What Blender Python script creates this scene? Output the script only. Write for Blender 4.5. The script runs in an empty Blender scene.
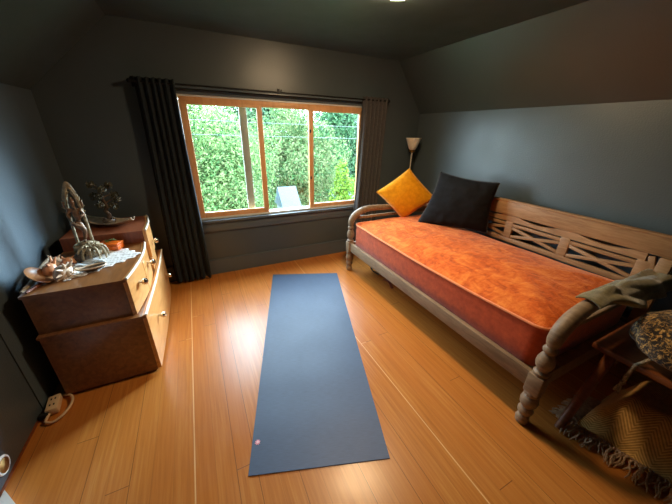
import bpy, bmesh, math, random
from mathutils import Vector, Matrix, noise
R = random.Random(11)
V = Vector
PI = math.pi
SC = bpy.context.scene
COL = SC.collection

# ------------------------------------------------------------------ materials
class NT:
    def __init__(s, name):
        s.m = bpy.data.materials.new(name); s.m.use_nodes = True
        s.t = s.m.node_tree; s.t.nodes.clear()
        s.out = s.n('ShaderNodeOutputMaterial'); s.b = s.n('ShaderNodeBsdfPrincipled')
        s.l(s.b.outputs[0], s.out.inputs[0])
    def n(s, k, **kw):
        o = s.t.nodes.new(k)
        for a, v in kw.items(): setattr(o, a, v)
        return o
    def l(s, a, b): s.t.links.new(a, b)
    def put(s, sock, v):
        if isinstance(v, bpy.types.NodeSocket): s.l(v, sock)
        else: sock.default_value = v
    def math(s, op, a, b=None, c=None):
        o = s.n('ShaderNodeMath', operation=op)
        for i, v in enumerate((a, b, c)):
            if v is not None: s.put(o.inputs[i], v)
        return o.outputs[0]
    def coord(s, kind='Object'): return s.n('ShaderNodeTexCoord').outputs[kind]
    def xyz(s, v):
        o = s.n('ShaderNodeSeparateXYZ'); s.l(v, o.inputs[0]); return o.outputs
    def vec(s, x, y, z):
        o = s.n('ShaderNodeCombineXYZ')
        for i, v in enumerate((x, y, z)): s.put(o.inputs[i], v)
        return o.outputs[0]
    def scale(s, v, sc, rot=(0, 0, 0)):
        o = s.n('ShaderNodeMapping'); s.l(v, o.inputs['Vector']); o.inputs['Scale'].default_value = sc
        o.inputs['Rotation'].default_value = rot; return o.outputs[0]
    def noise(s, v, sc, det=3, rough=.5, dist=0):
        o = s.n('ShaderNodeTexNoise'); s.l(v, o.inputs['Vector']); o.inputs['Scale'].default_value = sc
        o.inputs['Detail'].default_value = det; o.inputs['Roughness'].default_value = rough; o.inputs['Distortion'].default_value = dist
        return o.outputs['Fac']
    def ramp(s, f, stops):
        o = s.n('ShaderNodeValToRGB'); s.put(o.inputs[0], f); e = o.color_ramp.elements
        while len(e) < len(stops): e.new(.5)
        for i, (p, c) in enumerate(stops): e[i].position = p; e[i].color = tuple(c) + (1,)
        return o.outputs[0]
    def mix(s, f, a, b, mode='MIX'):
        o = s.n('ShaderNodeMix', data_type='RGBA', blend_type=mode); s.put(o.inputs[0], f)
        for i, v in ((6, a), (7, b)):
            s.put(o.inputs[i], v if isinstance(v, bpy.types.NodeSocket) else tuple(v) + (1,))
        return o.outputs[2]
    def col(s, v): s.put(s.b.inputs['Base Color'], v if isinstance(v, bpy.types.NodeSocket) else tuple(v) + (1,))
    def set(s, **kw):
        for a, v in kw.items(): s.put(s.b.inputs[a.replace('_', ' ')], v)
    def bump(s, h, st=.3, d=.01):
        o = s.n('ShaderNodeBump'); o.inputs['Strength'].default_value = st; o.inputs['Distance'].default_value = d
        s.put(o.inputs['Height'], h); s.l(o.outputs[0], s.b.inputs['Normal'])

def lin(r, g, b):
    f = lambda c: (c / 255 / 12.92) if c <= 10 else ((c / 255 + .055) / 1.055) ** 2.4
    return (f(r), f(g), f(b))
def plain(name, c, rough=.5, metal=0, nz=0, nsc=30, bump=0, bsc=200, **kw):
    t = NT(name)
    if nz:
        f = t.noise(t.coord(), nsc, 4)
        t.col(t.ramp(f, [(.3, [x * (1 - nz) for x in c]), (.7, [min(1, x * (1 + nz)) for x in c])]))
    else: t.col(c)
    t.set(Roughness=rough, Metallic=metal, **kw)
    if bump: t.bump(t.noise(t.coord(), bsc, 2), bump, .004)
    return t.m
def paint(name, c, rough, bump=.25, spec=.5):
    t = NT(name); f = t.noise(t.coord(), 2.2, 3)
    t.col(t.ramp(f, [(.3, [x * .93 for x in c]), (.7, [x * 1.07 for x in c])]))
    g = t.noise(t.coord(), 6, 4)
    t.set(Roughness=t.math('MULTIPLY_ADD', g, .16, rough - .08)); t.set(**{'Specular_IOR_Level': spec})
    t.bump(t.noise(t.coord(), 110, 3), bump, .004); return t.m
def wood(name, a, b, rough=.4, grain=(9, 9, 1), sc=6, axis=None, bump=.08, coat=0):
    t = NT(name); v = t.scale(t.coord(), grain)
    f = t.noise(v, sc, 5, .6, .6); g = t.noise(t.coord(), 3, 2)
    c = t.ramp(f, [(.32, a), (.68, b)])
    t.col(t.mix(.35, c, t.ramp(g, [(.3, [x * .75 for x in a]), (.7, b)])))
    t.set(Roughness=rough, **{'Coat_Weight': coat, 'Coat_Roughness': .2}); t.bump(f, bump, .004); return t.m

WALL = paint('wall_paint', lin(77, 87, 91), .34, .3)
WALL_SIDE = paint('side_wall_paint', lin(78, 89, 93), .36, .35)
CEIL = paint('ceiling_paint', lin(66, 77, 79), .36, .15)
WALL_SATIN = paint('satin_side_wall_paint', lin(76, 89, 98), .46, .35, .8)
TRIM = paint('trim_paint', lin(88, 100, 109), .32, .08)

def floor_mat():
    t = NT('fir_floorboards'); x, y, z = t.xyz(t.coord())
    W = .0838
    sx = t.math('DIVIDE', t.math('ADD', x, .209 + 40 * W), W)
    k = t.math('FLOOR', sx); fr = t.math('FRACT', sx)
    wn = t.n('ShaderNodeTexWhiteNoise', noise_dimensions='1D'); t.l(k, wn.inputs['W'])
    off = t.math('MULTIPLY', wn.outputs['Value'], 3.1)
    sy = t.math('DIVIDE', t.math('ADD', y, off), 2.6); fy = t.math('FRACT', sy)
    wn2 = t.n('ShaderNodeTexWhiteNoise', noise_dimensions='2D'); t.l(t.vec(k, t.math('FLOOR', sy), 0), wn2.inputs['Vector'])
    v = t.vec(t.math('MULTIPLY', x, 38), t.math('ADD', t.math('MULTIPLY', y, 1.6), t.math('MULTIPLY', k, 7.3)), 0)
    g = t.noise(v, 1.6, 6, .62, .35)
    v2 = t.vec(t.math('MULTIPLY', x, 150), t.math('MULTIPLY', y, 3), k)
    g2 = t.noise(v2, 1, 3, .6)
    c = t.ramp(g, [(.25, lin(172, 100, 36)), (.5, lin(204, 127, 54)), (.75, lin(221, 156, 78))])
    c = t.mix(t.math('MULTIPLY', g2, .35), c, lin(152, 82, 30))
    c = t.mix(t.math('MULTIPLY', wn2.outputs['Value'], .5), c, lin(188, 106, 38))
    big = t.noise(t.coord(), 1.3, 3)
    c = t.mix(t.math('MULTIPLY', big, .3), c, lin(206, 136, 62))
    e = t.math('ABSOLUTE', t.math('SUBTRACT', fr, .5))
    vis = t.math('GREATER_THAN', t.math('SINE', t.math('MULTIPLY', t.math('FLOOR', t.math('ADD', sx, .5)), 2.4)), .1)
    gap = t.math('MULTIPLY', t.math('GREATER_THAN', e, .484), t.math('MULTIPLY_ADD', vis, .75, .25))
    gj = t.math('LESS_THAN', fy, .0012)
    gap = t.math('MAXIMUM', gap, gj)
    # a few gaps are filled with pale filler, the others are dark
    near = t.math('FLOOR', t.math('ADD', sx, .5))
    m13 = t.math('LESS_THAN', t.math('ABSOLUTE', t.math('SUBTRACT', t.math('FLOORED_MODULO', near, 13), 1)), .5)
    pale = m13
    gap = t.math('MAXIMUM', gap, t.math('MULTIPLY', m13, t.math('GREATER_THAN', e, .468)))
    gc = t.mix(pale, lin(84, 44, 18), lin(240, 198, 140))
    amt = t.math('MULTIPLY', gap, t.math('MULTIPLY_ADD', t.noise(t.coord(), 4, 2), .7, .35))
    c = t.mix(amt, c, gc)
    t.col(c)
    t.set(Roughness=t.math('MULTIPLY_ADD', t.noise(t.coord(), 9, 4), .18, .24), **{'Coat_Weight': .3, 'Coat_Roughness': .25})
    t.bump(t.math('SUBTRACT', t.math('MULTIPLY', g2, .3), gap), .18, .003); return t.m
FLOOR = floor_mat()
SUB = plain('concealed_shell', lin(90, 90, 90), .8)
BEDWOOD = wood('weathered_taupe_wood', lin(116, 95, 72), lin(160, 137, 110), .5, (6, 1, 6), 9)
BEDWOOD_BACK = wood('sanded_tan_wood', lin(138, 103, 68), lin(184, 148, 106), .5, (8, 1, 8), 9)
DRESS = wood('walnut_veneer', lin(104, 64, 34), lin(160, 106, 60), .3, (7, 1.2, 7), 5, coat=.15)
DRESS_FRONT = wood('window_lit_veneer', lin(186, 124, 64), lin(226, 168, 102), .3, (6, 1.2, 6), 5, coat=.3)  # same chest wood, with the window light put into a paler colour
EDGE = plain('painted_edge_highlight', lin(246, 232, 208), .22, nz=.05, Coat_Weight=.6)  # near-white colour stands in for light reflected off the rounded drawer edges
SASH = wood('fir_window_sash', lin(212, 158, 104), lin(238, 186, 132), .45, (4, 4, 1), 6)
VINYL = plain('white_window_track', lin(225, 230, 225), .4, nz=.03)
ALU = plain('grey_aluminium', lin(176, 182, 172), .5, 0, nz=.05)
BLACKM = plain('black_iron', lin(24, 25, 27), .45, .6, nz=.1)
WIREM = plain('weathered_wire', lin(110, 118, 120), .5)
CHROME = plain('polished_nickel', lin(225, 222, 215), .12, 1)
BRASS = plain('aged_brass', lin(176, 140, 84), .3, 1, nz=.1)
CREAMM = plain('pale_enamelled_metal', lin(190, 182, 164), .35, nz=.05)
CREAM = plain('cream_plastic', lin(226, 196, 158), .4, nz=.04)
DARKHOLE = plain('dark_socket', lin(20, 16, 14), .7)

def fabric(name, a, b, sc=40, rough=.9, sheen=.3, bump=.3, bsc=500):
    t = NT(name); f = t.noise(t.coord(), sc, 5, .6)
    t.col(t.ramp(f, [(.3, a), (.7, b)])); t.set(Roughness=rough, **{'Sheen_Weight': sheen, 'Sheen_Roughness': .4, 'Specular_IOR_Level': .15})
    t.bump(t.noise(t.coord(), bsc, 2), bump, .002); return t.m
CURTAIN = fabric('charcoal_curtain_cloth', lin(28, 34, 38), lin(40, 48, 53), 60, sheen=.1)
CURTAIN_R = fabric('lit_curtain_cloth', lin(66, 66, 68), lin(84, 82, 80), 60, sheen=.2)  # same dark cloth, its lit brownish-grey tone put into the colour
def velvet():
    t = NT('orange_velvet')
    v = t.scale(t.coord(), (5, 3, 5), (0, 0, .5)); f = t.noise(v, 1.7, 6, .68, 1.4)
    f2 = t.noise(t.scale(t.coord(), (1, 2.2, 1)), 14, 4, .6, .8)
    c = t.ramp(t.math('MULTIPLY_ADD', f2, .35, t.math('MULTIPLY', f, .75)), [(.38, lin(176, 72, 20)), (.52, lin(220, 102, 32)), (.66, lin(240, 138, 58))])
    t.col(c); t.set(Roughness=.75, **{'Sheen_Weight': .45, 'Sheen_Roughness': .35, 'Specular_IOR_Level': .2}); t.b.inputs['Sheen Tint'].default_value = (1, .62, .4, 1)
    t.bump(t.math('ADD', f, f2), .35, .02); return t.m
VELVET = velvet()
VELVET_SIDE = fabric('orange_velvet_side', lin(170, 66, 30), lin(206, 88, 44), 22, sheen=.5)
PIPING = fabric('coral_piping', lin(236, 140, 92), lin(248, 164, 112), 60, sheen=.3)
MUSTARD = fabric('mustard_velvet', lin(206, 132, 6), lin(232, 160, 20), 26, sheen=.35)
MUSTARD_P = fabric('mustard_piping', lin(206, 150, 50), lin(226, 170, 70), 40)
BLACKC = fabric('black_satin_cotton', lin(17, 18, 20), lin(25, 26, 28), 30, .85, .05)
BLACKF = fabric('black_cord_glint', lin(44, 45, 48), lin(92, 92, 92), 45, .5, .2)  # black cord lightened to grey, painting in the light its edge catches
SAGE = fabric('sage_wool', lin(116, 108, 78), lin(150, 140, 104), 30, sheen=.5, bump=.5, bsc=300)
def mat_rubber():
    t = NT('slate_blue_rubber'); v = t.scale(t.coord(), (1, 1, 1), (0, 0, .36))
    f = t.noise(t.scale(v, (2, 30, 1)), 12, 4, .6); g = t.noise(t.coord(), 5, 4)
    t.col(t.mix(t.math('MULTIPLY', g, .5), t.ramp(f, [(.3, lin(54, 76, 108)), (.7, lin(68, 94, 130))]), lin(62, 80, 104)))
    t.set(Roughness=t.math('MULTIPLY_ADD', g, .12, .46)); t.set(**{'Specular_IOR_Level': .6}); t.bump(f, .15, .002); return t.m
MATR = mat_rubber()
PINK = plain('pink_print', lin(240, 170, 190), .5, nz=.05)
WHITEP = plain('white_print', lin(245, 225, 228), .5, nz=.03)
def herring():
    t = NT('mustard_herringbone_wool'); x, y, z = t.xyz(t.coord('UV'))
    tri = t.math('PINGPONG', t.math('MULTIPLY', x, 1.0), .055)
    s = t.math('SINE', t.math('MULTIPLY', t.math('ADD', y, t.math('MULTIPLY', tri, 1.0)), 480))
    n = t.noise(t.coord(), 60, 4)
    f = t.math('MULTIPLY_ADD', s, .4, t.math('MULTIPLY', n, 1.0))
    t.col(t.ramp(f, [(.0, lin(168, 122, 58)), (.5, lin(208, 160, 82)), (1.0, lin(236, 194, 116))]))
    t.set(Roughness=.95, **{'Sheen_Weight': .3}); t.bump(s, .25, .003); return t.m
HERR = herring()
FRINGE = fabric('brown_wool_fringe', lin(156, 122, 92), lin(196, 164, 130), 60)
def knit():
    t = NT('mottled_leaf_knit'); v = t.coord()
    vo = t.n('ShaderNodeTexVoronoi', feature='F1'); t.l(t.scale(v, (1, 1, 1.3)), vo.inputs['Vector']); vo.inputs['Scale'].default_value = 52
    n = t.noise(v, 44, 4, .65, 1.6)
    w = t.noise(v, 12, 3)
    c1 = t.ramp(n, [(.50, lin(30, 27, 30)), (.535, lin(80, 66, 52)), (.56, lin(216, 168, 84)), (.63, lin(240, 208, 136)), (.7, lin(236, 218, 180))])
    c2 = t.ramp(vo.outputs['Distance'], [(.1, lin(222, 180, 98)), (.45, lin(40, 34, 38))])
    t.col(t.mix(t.math('MULTIPLY', w, .8), c1, c2)); t.set(Roughness=.95, **{'Sheen_Weight': .3}); t.bump(n, .8, .01); return t.m
KNIT = knit()
ROPE = fabric('mottled_tassel_yarn', lin(60, 54, 48), lin(200, 182, 150), 120)
BENCHW = wood('brown_bench_wood', lin(92, 48, 22), lin(136, 78, 38), .4, (8, 1, 8), 6)
def lace():
    t = NT('white_lace'); x, y, z = t.xyz(t.coord('UV'))
    a = t.math('SINE', t.math('MULTIPLY', t.math('ADD', x, t.math('MULTIPLY', y, .35)), 260))
    b = t.math('SINE', t.math('MULTIPLY', y, 300))
    n = t.noise(t.coord(), 50, 3)
    h = t.math('ADD', t.math('ADD', t.math('MULTIPLY', a, .75), t.math('MULTIPLY', b, .2)), t.math('MULTIPLY', n, .9))
    al = t.math('GREATER_THAN', h, -.12)
    t.col(t.ramp(n, [(.3, lin(226, 222, 216)), (.7, lin(250, 247, 242))])); t.set(Roughness=.9, Alpha=al); return t.m
LACE = lace()
BRONZE = plain('antique_pewter_bronze', lin(158, 142, 112), .5, .1, nz=.45, nsc=45, bump=.6, bsc=90)
BRONZE_D = plain('dark_bronze', lin(120, 92, 68), .4, .2, nz=.4, nsc=60, bump=.5, bsc=120)
DRIFT = wood('silvered_driftwood', lin(150, 130, 106), lin(204, 186, 158), .7, (4, 4, 1), 12, bump=.5)
BARK = wood('dark_bark', lin(62, 46, 36), lin(112, 90, 70), .8, (3, 3, 1), 20, bump=.7)
SHELL = plain('pink_orange_shell', lin(214, 152, 112), .35, nz=.35, nsc=28, bump=.4, bsc=60)
SHELL_W = plain('white_shell', lin(226, 204, 178), .4, nz=.25, nsc=22, bump=.4, bsc=70)
STONE = plain('grey_mottled_stone', lin(96, 84, 72), .5, nz=.4, nsc=60)
ORANGE = plain('orange_lacquer', lin(226, 104, 26), .35, nz=.12, nsc=20)
GREEN = plain('small_green_leaf', lin(92, 124, 62), .5, nz=.2)
DUSTG = plain('dusty_olive_leaf', lin(86, 82, 60), .6, nz=.3, nsc=60)
CLOTHB = fabric('pale_blue_cloth', lin(178, 190, 196), lin(214, 222, 224), 50)
REDW = wood('red_brown_wood', lin(104, 50, 28), lin(146, 80, 46), .4)
GLASSW = plain('frosted_white_glass', lin(240, 228, 208), .35, nz=.05, Transmission_Weight=.1)
STRAP = fabric('dusty_red_strap', lin(130, 62, 52), lin(160, 84, 70), 30)
BAG = fabric('dark_grey_bag_cloth', lin(38, 38, 40), lin(58, 57, 58), 30, .7)
WHITEB = plain('white_board', lin(236, 232, 226), .5, nz=.03)

def glass():
    t = NT('window_glass'); t.t.nodes.remove(t.b)
    tr = t.n('ShaderNodeBsdfTransparent'); tr.inputs[0].default_value = (.97, .985, .98, 1); gl = t.n('ShaderNodeBsdfGlossy'); gl.inputs['Roughness'].default_value = .03
    lw = t.n('ShaderNodeLayerWeight'); lw.inputs[0].default_value = .5; mx = t.n('ShaderNodeMixShader')
    t.l(t.math('MULTIPLY_ADD', t.math('POWER', lw.outputs['Facing'], 5), .9, .03), mx.inputs[0]); t.l(tr.outputs[0], mx.inputs[1]); t.l(gl.outputs[0], mx.inputs[2]); t.l(mx.outputs[0], t.out.inputs[0]); return t.m
GLASS = glass()
LEAF_K = .31
def leafmat(name, cols, trans=.35, back=(.3, .6, .12)):
    t = NT(name); g = t.n('ShaderNodeNewGeometry')
    f = t.math('MULTIPLY_ADD', t.noise(t.coord(), 1.6, 3), .8, t.math('MULTIPLY', g.outputs['Random Per Island'], .55))
    n = len(cols); c = t.ramp(f, [(.25 + .55 * i / (n - 1), [q * LEAF_K for q in x]) for i, x in enumerate(cols)])
    t.col(c); t.set(Roughness=.5, **{'Specular_IOR_Level': .3})
    tl = t.n('ShaderNodeBsdfTranslucent'); t.l(c, tl.inputs[0]); mx = t.n('ShaderNodeMixShader'); mx.inputs[0].default_value = trans
    t.l(t.b.outputs[0], mx.inputs[1]); t.l(tl.outputs[0], mx.inputs[2]); t.l(mx.outputs[0], t.out.inputs[0]); return t.m
LEAF_A = leafmat('fresh_green_leaves', [lin(82, 156, 92), lin(118, 190, 106), lin(162, 214, 120), lin(204, 230, 150)])
LEAF_B = leafmat('pale_green_leaves', [lin(84, 158, 100), lin(122, 194, 116), lin(170, 216, 130), lin(212, 228, 160)])
LEAF_C = leafmat('deep_green_needles', [lin(70, 134, 92), lin(98, 164, 112), lin(130, 190, 124)], .2)
LEAF_Y = leafmat('yellow_green_leaves', [lin(110, 172, 50), lin(150, 206, 56), lin(182, 228, 84)], .4)
LEAF_F = leafmat('distant_green_leaves', [lin(64, 120, 88), lin(104, 160, 112), lin(146, 192, 132)], .3)
GRASS = plain('lawn', lin(60, 84, 50), .9, nz=.3, nsc=3)
SIDING = plain('white_siding', lin(120, 124, 124), .6, nz=.04)
ROOFB = plain('blue_grey_roof', lin(62, 76, 88), .5, nz=.1)
ROOFD = plain('slate_roof', lin(44, 50, 56), .6, nz=.15)
def lampglass():
    t = NT('lit_lamp_glass'); t.col((.9, .85, .75)); t.set(Roughness=.3)
    t.b.inputs['Emission Color'].default_value = LAMP_COL + (1,); t.b.inputs['Emission Strength'].default_value = LAMP_E; return t.m

# ------------------------------------------------------------------ mesh helpers
def box(bm, x0, x1, y0, y1, z0, z1, bev=0, seg=2):
    vs = [bm.verts.new((x, y, z)) for x in (x0, x1) for y in (y0, y1) for z in (z0, z1)]
    q = [(0, 1, 3, 2), (4, 6, 7, 5), (0, 4, 5, 1), (2, 3, 7, 6), (0, 2, 6, 4), (1, 5, 7, 3)]
    fs = [bm.faces.new([vs[i] for i in f]) for f in q]
    if bev:
        es = list({e for f in fs for e in f.edges})
        bmesh.ops.bevel(bm, geom=es, offset=bev, segments=seg, profile=.5, affect='EDGES')
def bar(bm, p, q, w, h, up=(0, 0, 1), bev=0):
    p, q = V(p), V(q); d = q - p; L = d.length; d.normalize(); s = d.cross(V(up)).normalized(); u = s.cross(d)
    b2 = bmesh.new(); box(b2, 0, L, -w / 2, w / 2, -h / 2, h / 2, bev)
    M = Matrix((d, s, u)).transposed().to_4x4(); M.translation = p
    b2.transform(M); merge(bm, b2)
def merge(bm, b2):
    me = bpy.data.meshes.new('tmp'); b2.to_mesh(me); b2.free(); bm.from_mesh(me); bpy.data.meshes.remove(me)
def tube(bm, pts, r, n=8, cap=True, flat=1.0, up=None):
    pts = [V(p) for p in pts]; N = len(pts); rings = []
    if not isinstance(r, (list, tuple)): r = [r] * N
    ref = V(up) if up else None
    for i, p in enumerate(pts):
        t = (pts[min(i + 1, N - 1)] - pts[max(i - 1, 0)]).normalized()
        if ref is None: ref = V((0, 0, 1)) if abs(t.z) < .9 else V((1, 0, 0))
        a = (ref - t * ref.dot(t)).normalized(); b = t.cross(a)
        if not up: ref = a
        rings.append([bm.verts.new(p + r[i] * (math.cos(2 * PI * k / n) * a * flat + math.sin(2 * PI * k / n) * b)) for k in range(n)])
    for A, B_ in zip(rings, rings[1:]):
        for k in range(n): bm.faces.new((A[k], A[(k + 1) % n], B_[(k + 1) % n], B_[k]))
    if cap:
        bm.faces.new(list(reversed(rings[0]))); bm.faces.new(rings[-1])
def lathe(bm, prof, o=(0, 0, 0), n=20, M=None):
    b2 = bmesh.new(); rings = []
    for r, z in prof:
        rings.append([b2.verts.new((max(r, 1e-4) * math.cos(2 * PI * k / n), max(r, 1e-4) * math.sin(2 * PI * k / n), z)) for k in range(n)])
    for A, B_ in zip(rings, rings[1:]):
        for k in range(n): b2.faces.new((A[k], A[(k + 1) % n], B_[(k + 1) % n], B_[k]))
    b2.faces.new(list(reversed(rings[0]))); b2.faces.new(rings[-1])
    X = Matrix.Translation(V(o))
    if M: X = X @ M.to_4x4()
    b2.transform(X); merge(bm, b2)
def ball(bm, c, r, sub=2, sq=(1, 1, 1), rot=None, lump=0, ls=8):
    b2 = bmesh.new(); bmesh.ops.create_icosphere(b2, subdivisions=sub, radius=1)
    for v in b2.verts:
        k = 1 + (lump * noise.noise(v.co * ls + V(c) * 13) if lump else 0)
        v.co = V((v.co.x * sq[0], v.co.y * sq[1], v.co.z * sq[2])) * r * k
    if rot: b2.transform(rot.to_4x4())
    b2.transform(Matrix.Translation(V(c))); merge(bm, b2)
def sheet(bm, f, nu, nv, uvf=None, closed=False):
    g = [[bm.verts.new(f(i / nu, j / nv)) for j in range(nv + 1)] for i in range(nu + 1)]
    uvl = bm.loops.layers.uv.verify() if uvf else None
    for i in range(nu):
        for j in range(nv):
            fc = bm.faces.new((g[i][j], g[i + 1][j], g[i + 1][j + 1], g[i][j + 1]))
            if uvl:
                for lp, (a, b) in zip(fc.loops, ((i, j), (i + 1, j), (i + 1, j + 1), (i, j + 1))): lp[uvl].uv = uvf(a / nu, b / nv)
    return g
def prism(bm, poly, y0, y1, axis='Y'):
    def P(a, b, t): return (a, t, b) if axis == 'Y' else ((t, a, b) if axis == 'X' else (a, b, t))
    A = [bm.verts.new(P(a, b, y0)) for a, b in poly]; B_ = [bm.verts.new(P(a, b, y1)) for a, b in poly]; n = len(poly)
    bm.faces.new(A); bm.faces.new(list(reversed(B_)))
    for i in range(n): bm.faces.new((A[i], B_[i], B_[(i + 1) % n], A[(i + 1) % n]))
def obj(name, bm, mat, parent=None, smooth=35, solid=0, origin=None):
    bmesh.ops.recalc_face_normals(bm, faces=bm.faces[:])
    me = bpy.data.meshes.new(name)
    o = bpy.data.objects.new(name, me); COL.objects.link(o)
    if parent:
        o.parent = parent; w = V(parent['_w']); bm.transform(Matrix.Translation(-w)); o['_w'] = tuple(w)
    else:
        if origin: bm.transform(Matrix.Translation(-V(origin))); o.location = origin
        o['_w'] = tuple(origin) if origin else (0, 0, 0)
    bm.to_mesh(me); bm.free()
    if isinstance(mat, (list, tuple)):
        for m in mat: me.materials.append(m)
    else: me.materials.append(mat)
    if smooth:
        me.shade_smooth(); me.set_sharp_from_angle(angle=math.radians(smooth))
    if solid:
        s = o.modifiers.new('thickness', 'SOLIDIFY'); s.thickness = solid; s.offset = 0
    return o
def thing(name, label, cat, loc, group=None):
    o = bpy.data.objects.new(name, None); COL.objects.link(o); o.location = loc; o['_w'] = tuple(loc); o.empty_display_size = .1
    return tag(o, label, cat, group)
def tag(o, label, cat, group=None, kind=None):
    o['label'] = label; o['category'] = cat
    if group: o['group'] = group
    if kind: o['kind'] = kind
    return o
def struct(name, bm, mat, parent=None, **k):
    o = obj(name, bm, mat, parent, **k)
    if not parent: o['kind'] = 'structure'
    return o
def NB(): return bmesh.new()
def sst(x): x = max(0, min(1, x)); return x * x * (3 - 2 * x)

# ------------------------------------------------------------------ camera
Q = (277.55, .46386, .41016, -.02479)
def camera():
    f, yaw, pit, rol = Q
    cy, sy, cp, sp, cr, sr = math.cos(yaw), math.sin(yaw), math.cos(pit), math.sin(pit), math.cos(rol), math.sin(rol)
    fwd = V((sy * cp, cy * cp, -sp)); right = V((cy, -sy, 0)); dn = fwd.cross(right)
    r2 = cr * right + sr * dn; d2 = -sr * right + cr * dn
    c = bpy.data.cameras.new('camera'); o = bpy.data.objects.new('camera', c); COL.objects.link(o)
    M = Matrix((r2, -d2, -fwd)).transposed().to_4x4(); M.translation = (0, 0, 1.4); o.matrix_world = M
    c.sensor_fit = 'HORIZONTAL'; c.sensor_width = 36; c.lens = f / 672 * 36; c.clip_start = .02; c.clip_end = 200
    SC.camera = o
camera()

# ------------------------------------------------------------------ room shell
XL, XR, YB, YF, ZC = -.93, 2.5, 2.865, -1.9, 2.1
ZK = 1.61; XA, XB = -.39, 2.125
T = .14
WX0, WX1, WZ0, WZ1 = -.055, 1.745, .585, 1.65
b = NB(); box(b, XL - T, XR + T, YF - T, YB + T, -.12, 0); struct('floor', b, FLOOR, smooth=0)
b = NB(); box(b, XL - T, XL, YF - T, YB + T, 0, ZK + .08); struct('wall_left', b, WALL_SATIN, smooth=0)
b = NB(); box(b, XR, XR + T, YF - T, YB + T, 0, ZK + .08); struct('wall_right', b, WALL_SIDE, smooth=0)
def gable(bm, y0, y1, hole):
    prof = [(XL, 0), (XR, 0), (XR, ZK), (XB, ZC), (XA, ZC), (XL, ZK)]
    if not hole: prism(bm, prof, y0, y1); return
    prism(bm, [(XL, 0), (XR, 0), (XR, WZ0), (XL, WZ0)], y0, y1)
    prism(bm, [(XL, WZ0), (WX0, WZ0), (WX0, WZ1), (XL + (WZ1 - ZK) * .54 / .475, WZ1), (XL, ZK)], y0, y1)
    prism(bm, [(WX1, WZ0), (XR, WZ0), (XR, ZK), (XR - (WZ1 - ZK) * .375 / .475, WZ1), (WX1, WZ1)], y0, y1)
    prism(bm, [(XL + (WZ1 - ZK) * .54 / .475, WZ1), (XR - (WZ1 - ZK) * .375 / .475, WZ1), (XB, ZC), (XA, ZC)], y0, y1)
b = NB(); gable(b, YB, YB + T, True); struct('wall_back', b, WALL, smooth=0)
b = NB(); gable(b, YF - T, YF, False); struct('wall_front', b, WALL, smooth=0)
b = NB()
prism(b, [(XL - .14, ZK - .14 * .475 / .54), (XL, ZK), (XA, ZC), (XB, ZC), (XR, ZK), (XR + .14, ZK - .14 * .475 / .375), (XR + .14, ZC + .25), (XL - .14, ZC + .25)], YF - T, YB + T)
struct('ceiling', b, CEIL, smooth=0)
# baseboards
b = NB(); box(b, XL, XR, YB - .014, YB, 0, .145); box(b, XL, XR, YB - .02, YB, .145, .165, .006); struct('baseboard_back', b, TRIM)
b = NB(); box(b, XR - .014, XR, YF, YB - .02, 0, .15, .004); struct('baseboard_right', b, TRIM)
b = NB(); box(b, XL, XL + .012, YF, 1.58, 0, .012, .003); struct('baseboard_left', b, REDW)
# access hatch in the left knee wall
b = NB(); box(b, XL + .0, XL + .012, .72, 1.572, .02, 1.22, .003); d = struct('door_1', b, WALL_SATIN)
b = NB(); box(b, XL, XL + .012, 1.5795, YB, .0, ZK); struct('trim_3', b, WALL_SATIN, smooth=0)
b = NB(); box(b, XL + .012, XL + .022, .80, .83, .58, .66, .003); obj('latch', b, BLACKM, d)

# window ----------------------------------------------------------
win = bpy.data.objects.new('window_1', None); COL.objects.link(win); win.location = (.84, YB + .02, WZ0); win['_w'] = tuple(win.location); win['kind'] = 'structure'
b = NB()
for a in ((WX0, WX0 + .018, WZ0, WZ1), (WX1 - .018, WX1, WZ0, WZ1)): box(b, a[0], a[1], YB - .004, YB + .1, a[2], a[3], .003)
box(b, WX0, WX1, YB - .004, YB + .1, WZ1 - .014, WZ1, .003); box(b, WX0, WX1, YB - .002, YB + .1, WZ0, WZ0 + .02, .003)
obj('window_frame', b, VINYL, win)
b = NB(); box(b, -.035, 1.725, YB + .004, YB + .045, 1.588, 1.636, .003); obj('head_rail', b, SASH, win)
def sash(x0, x1, z0, z1, y, sl, sr, top, bot):
    b = NB(); box(b, x0, x0 + sl, y, y + .032, z0, z1, .004); box(b, x1 - sr, x1, y, y + .032, z0, z1, .004)
    box(b, x0 + sl, x1 - sr, y + .001, y + .031, z1 - top, z1, .003); box(b, x0 + sl, x1 - sr, y + .001, y + .031, z0, z0 + bot, .003)
    s = obj('sash', b, SASH, win)
    b = NB(); box(b, x0 + sl - .003, x1 - sr + .003, y + .013, y + .019, z0 + bot - .003, z1 - top + .003); obj('pane', b, GLASS, s, smooth=0)
    return s
s1 = sash(-.036, .638, .604, 1.60, YB + .002, .058, .048, .022, .05)
s2 = sash(1.096, 1.726, .604, 1.60, YB + .002, .048, .05, .024, .045)
b = NB()
for z in (.92, 1.38): box(b, 1.104, 1.118, YB - .006, YB + .003, z, z + .03, .003)
obj('sash_catch', b, BLACKM, s2)
b = NB(); box(b, .60, 1.14, YB + .052, YB + .058, .61, 1.595); obj('pane', b, GLASS, win, smooth=0)
b = NB(); box(b, .44, .508, YB + .06, YB + .09, .605, 1.60, .004); obj('screen_stile', b, ALU, win)
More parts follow.
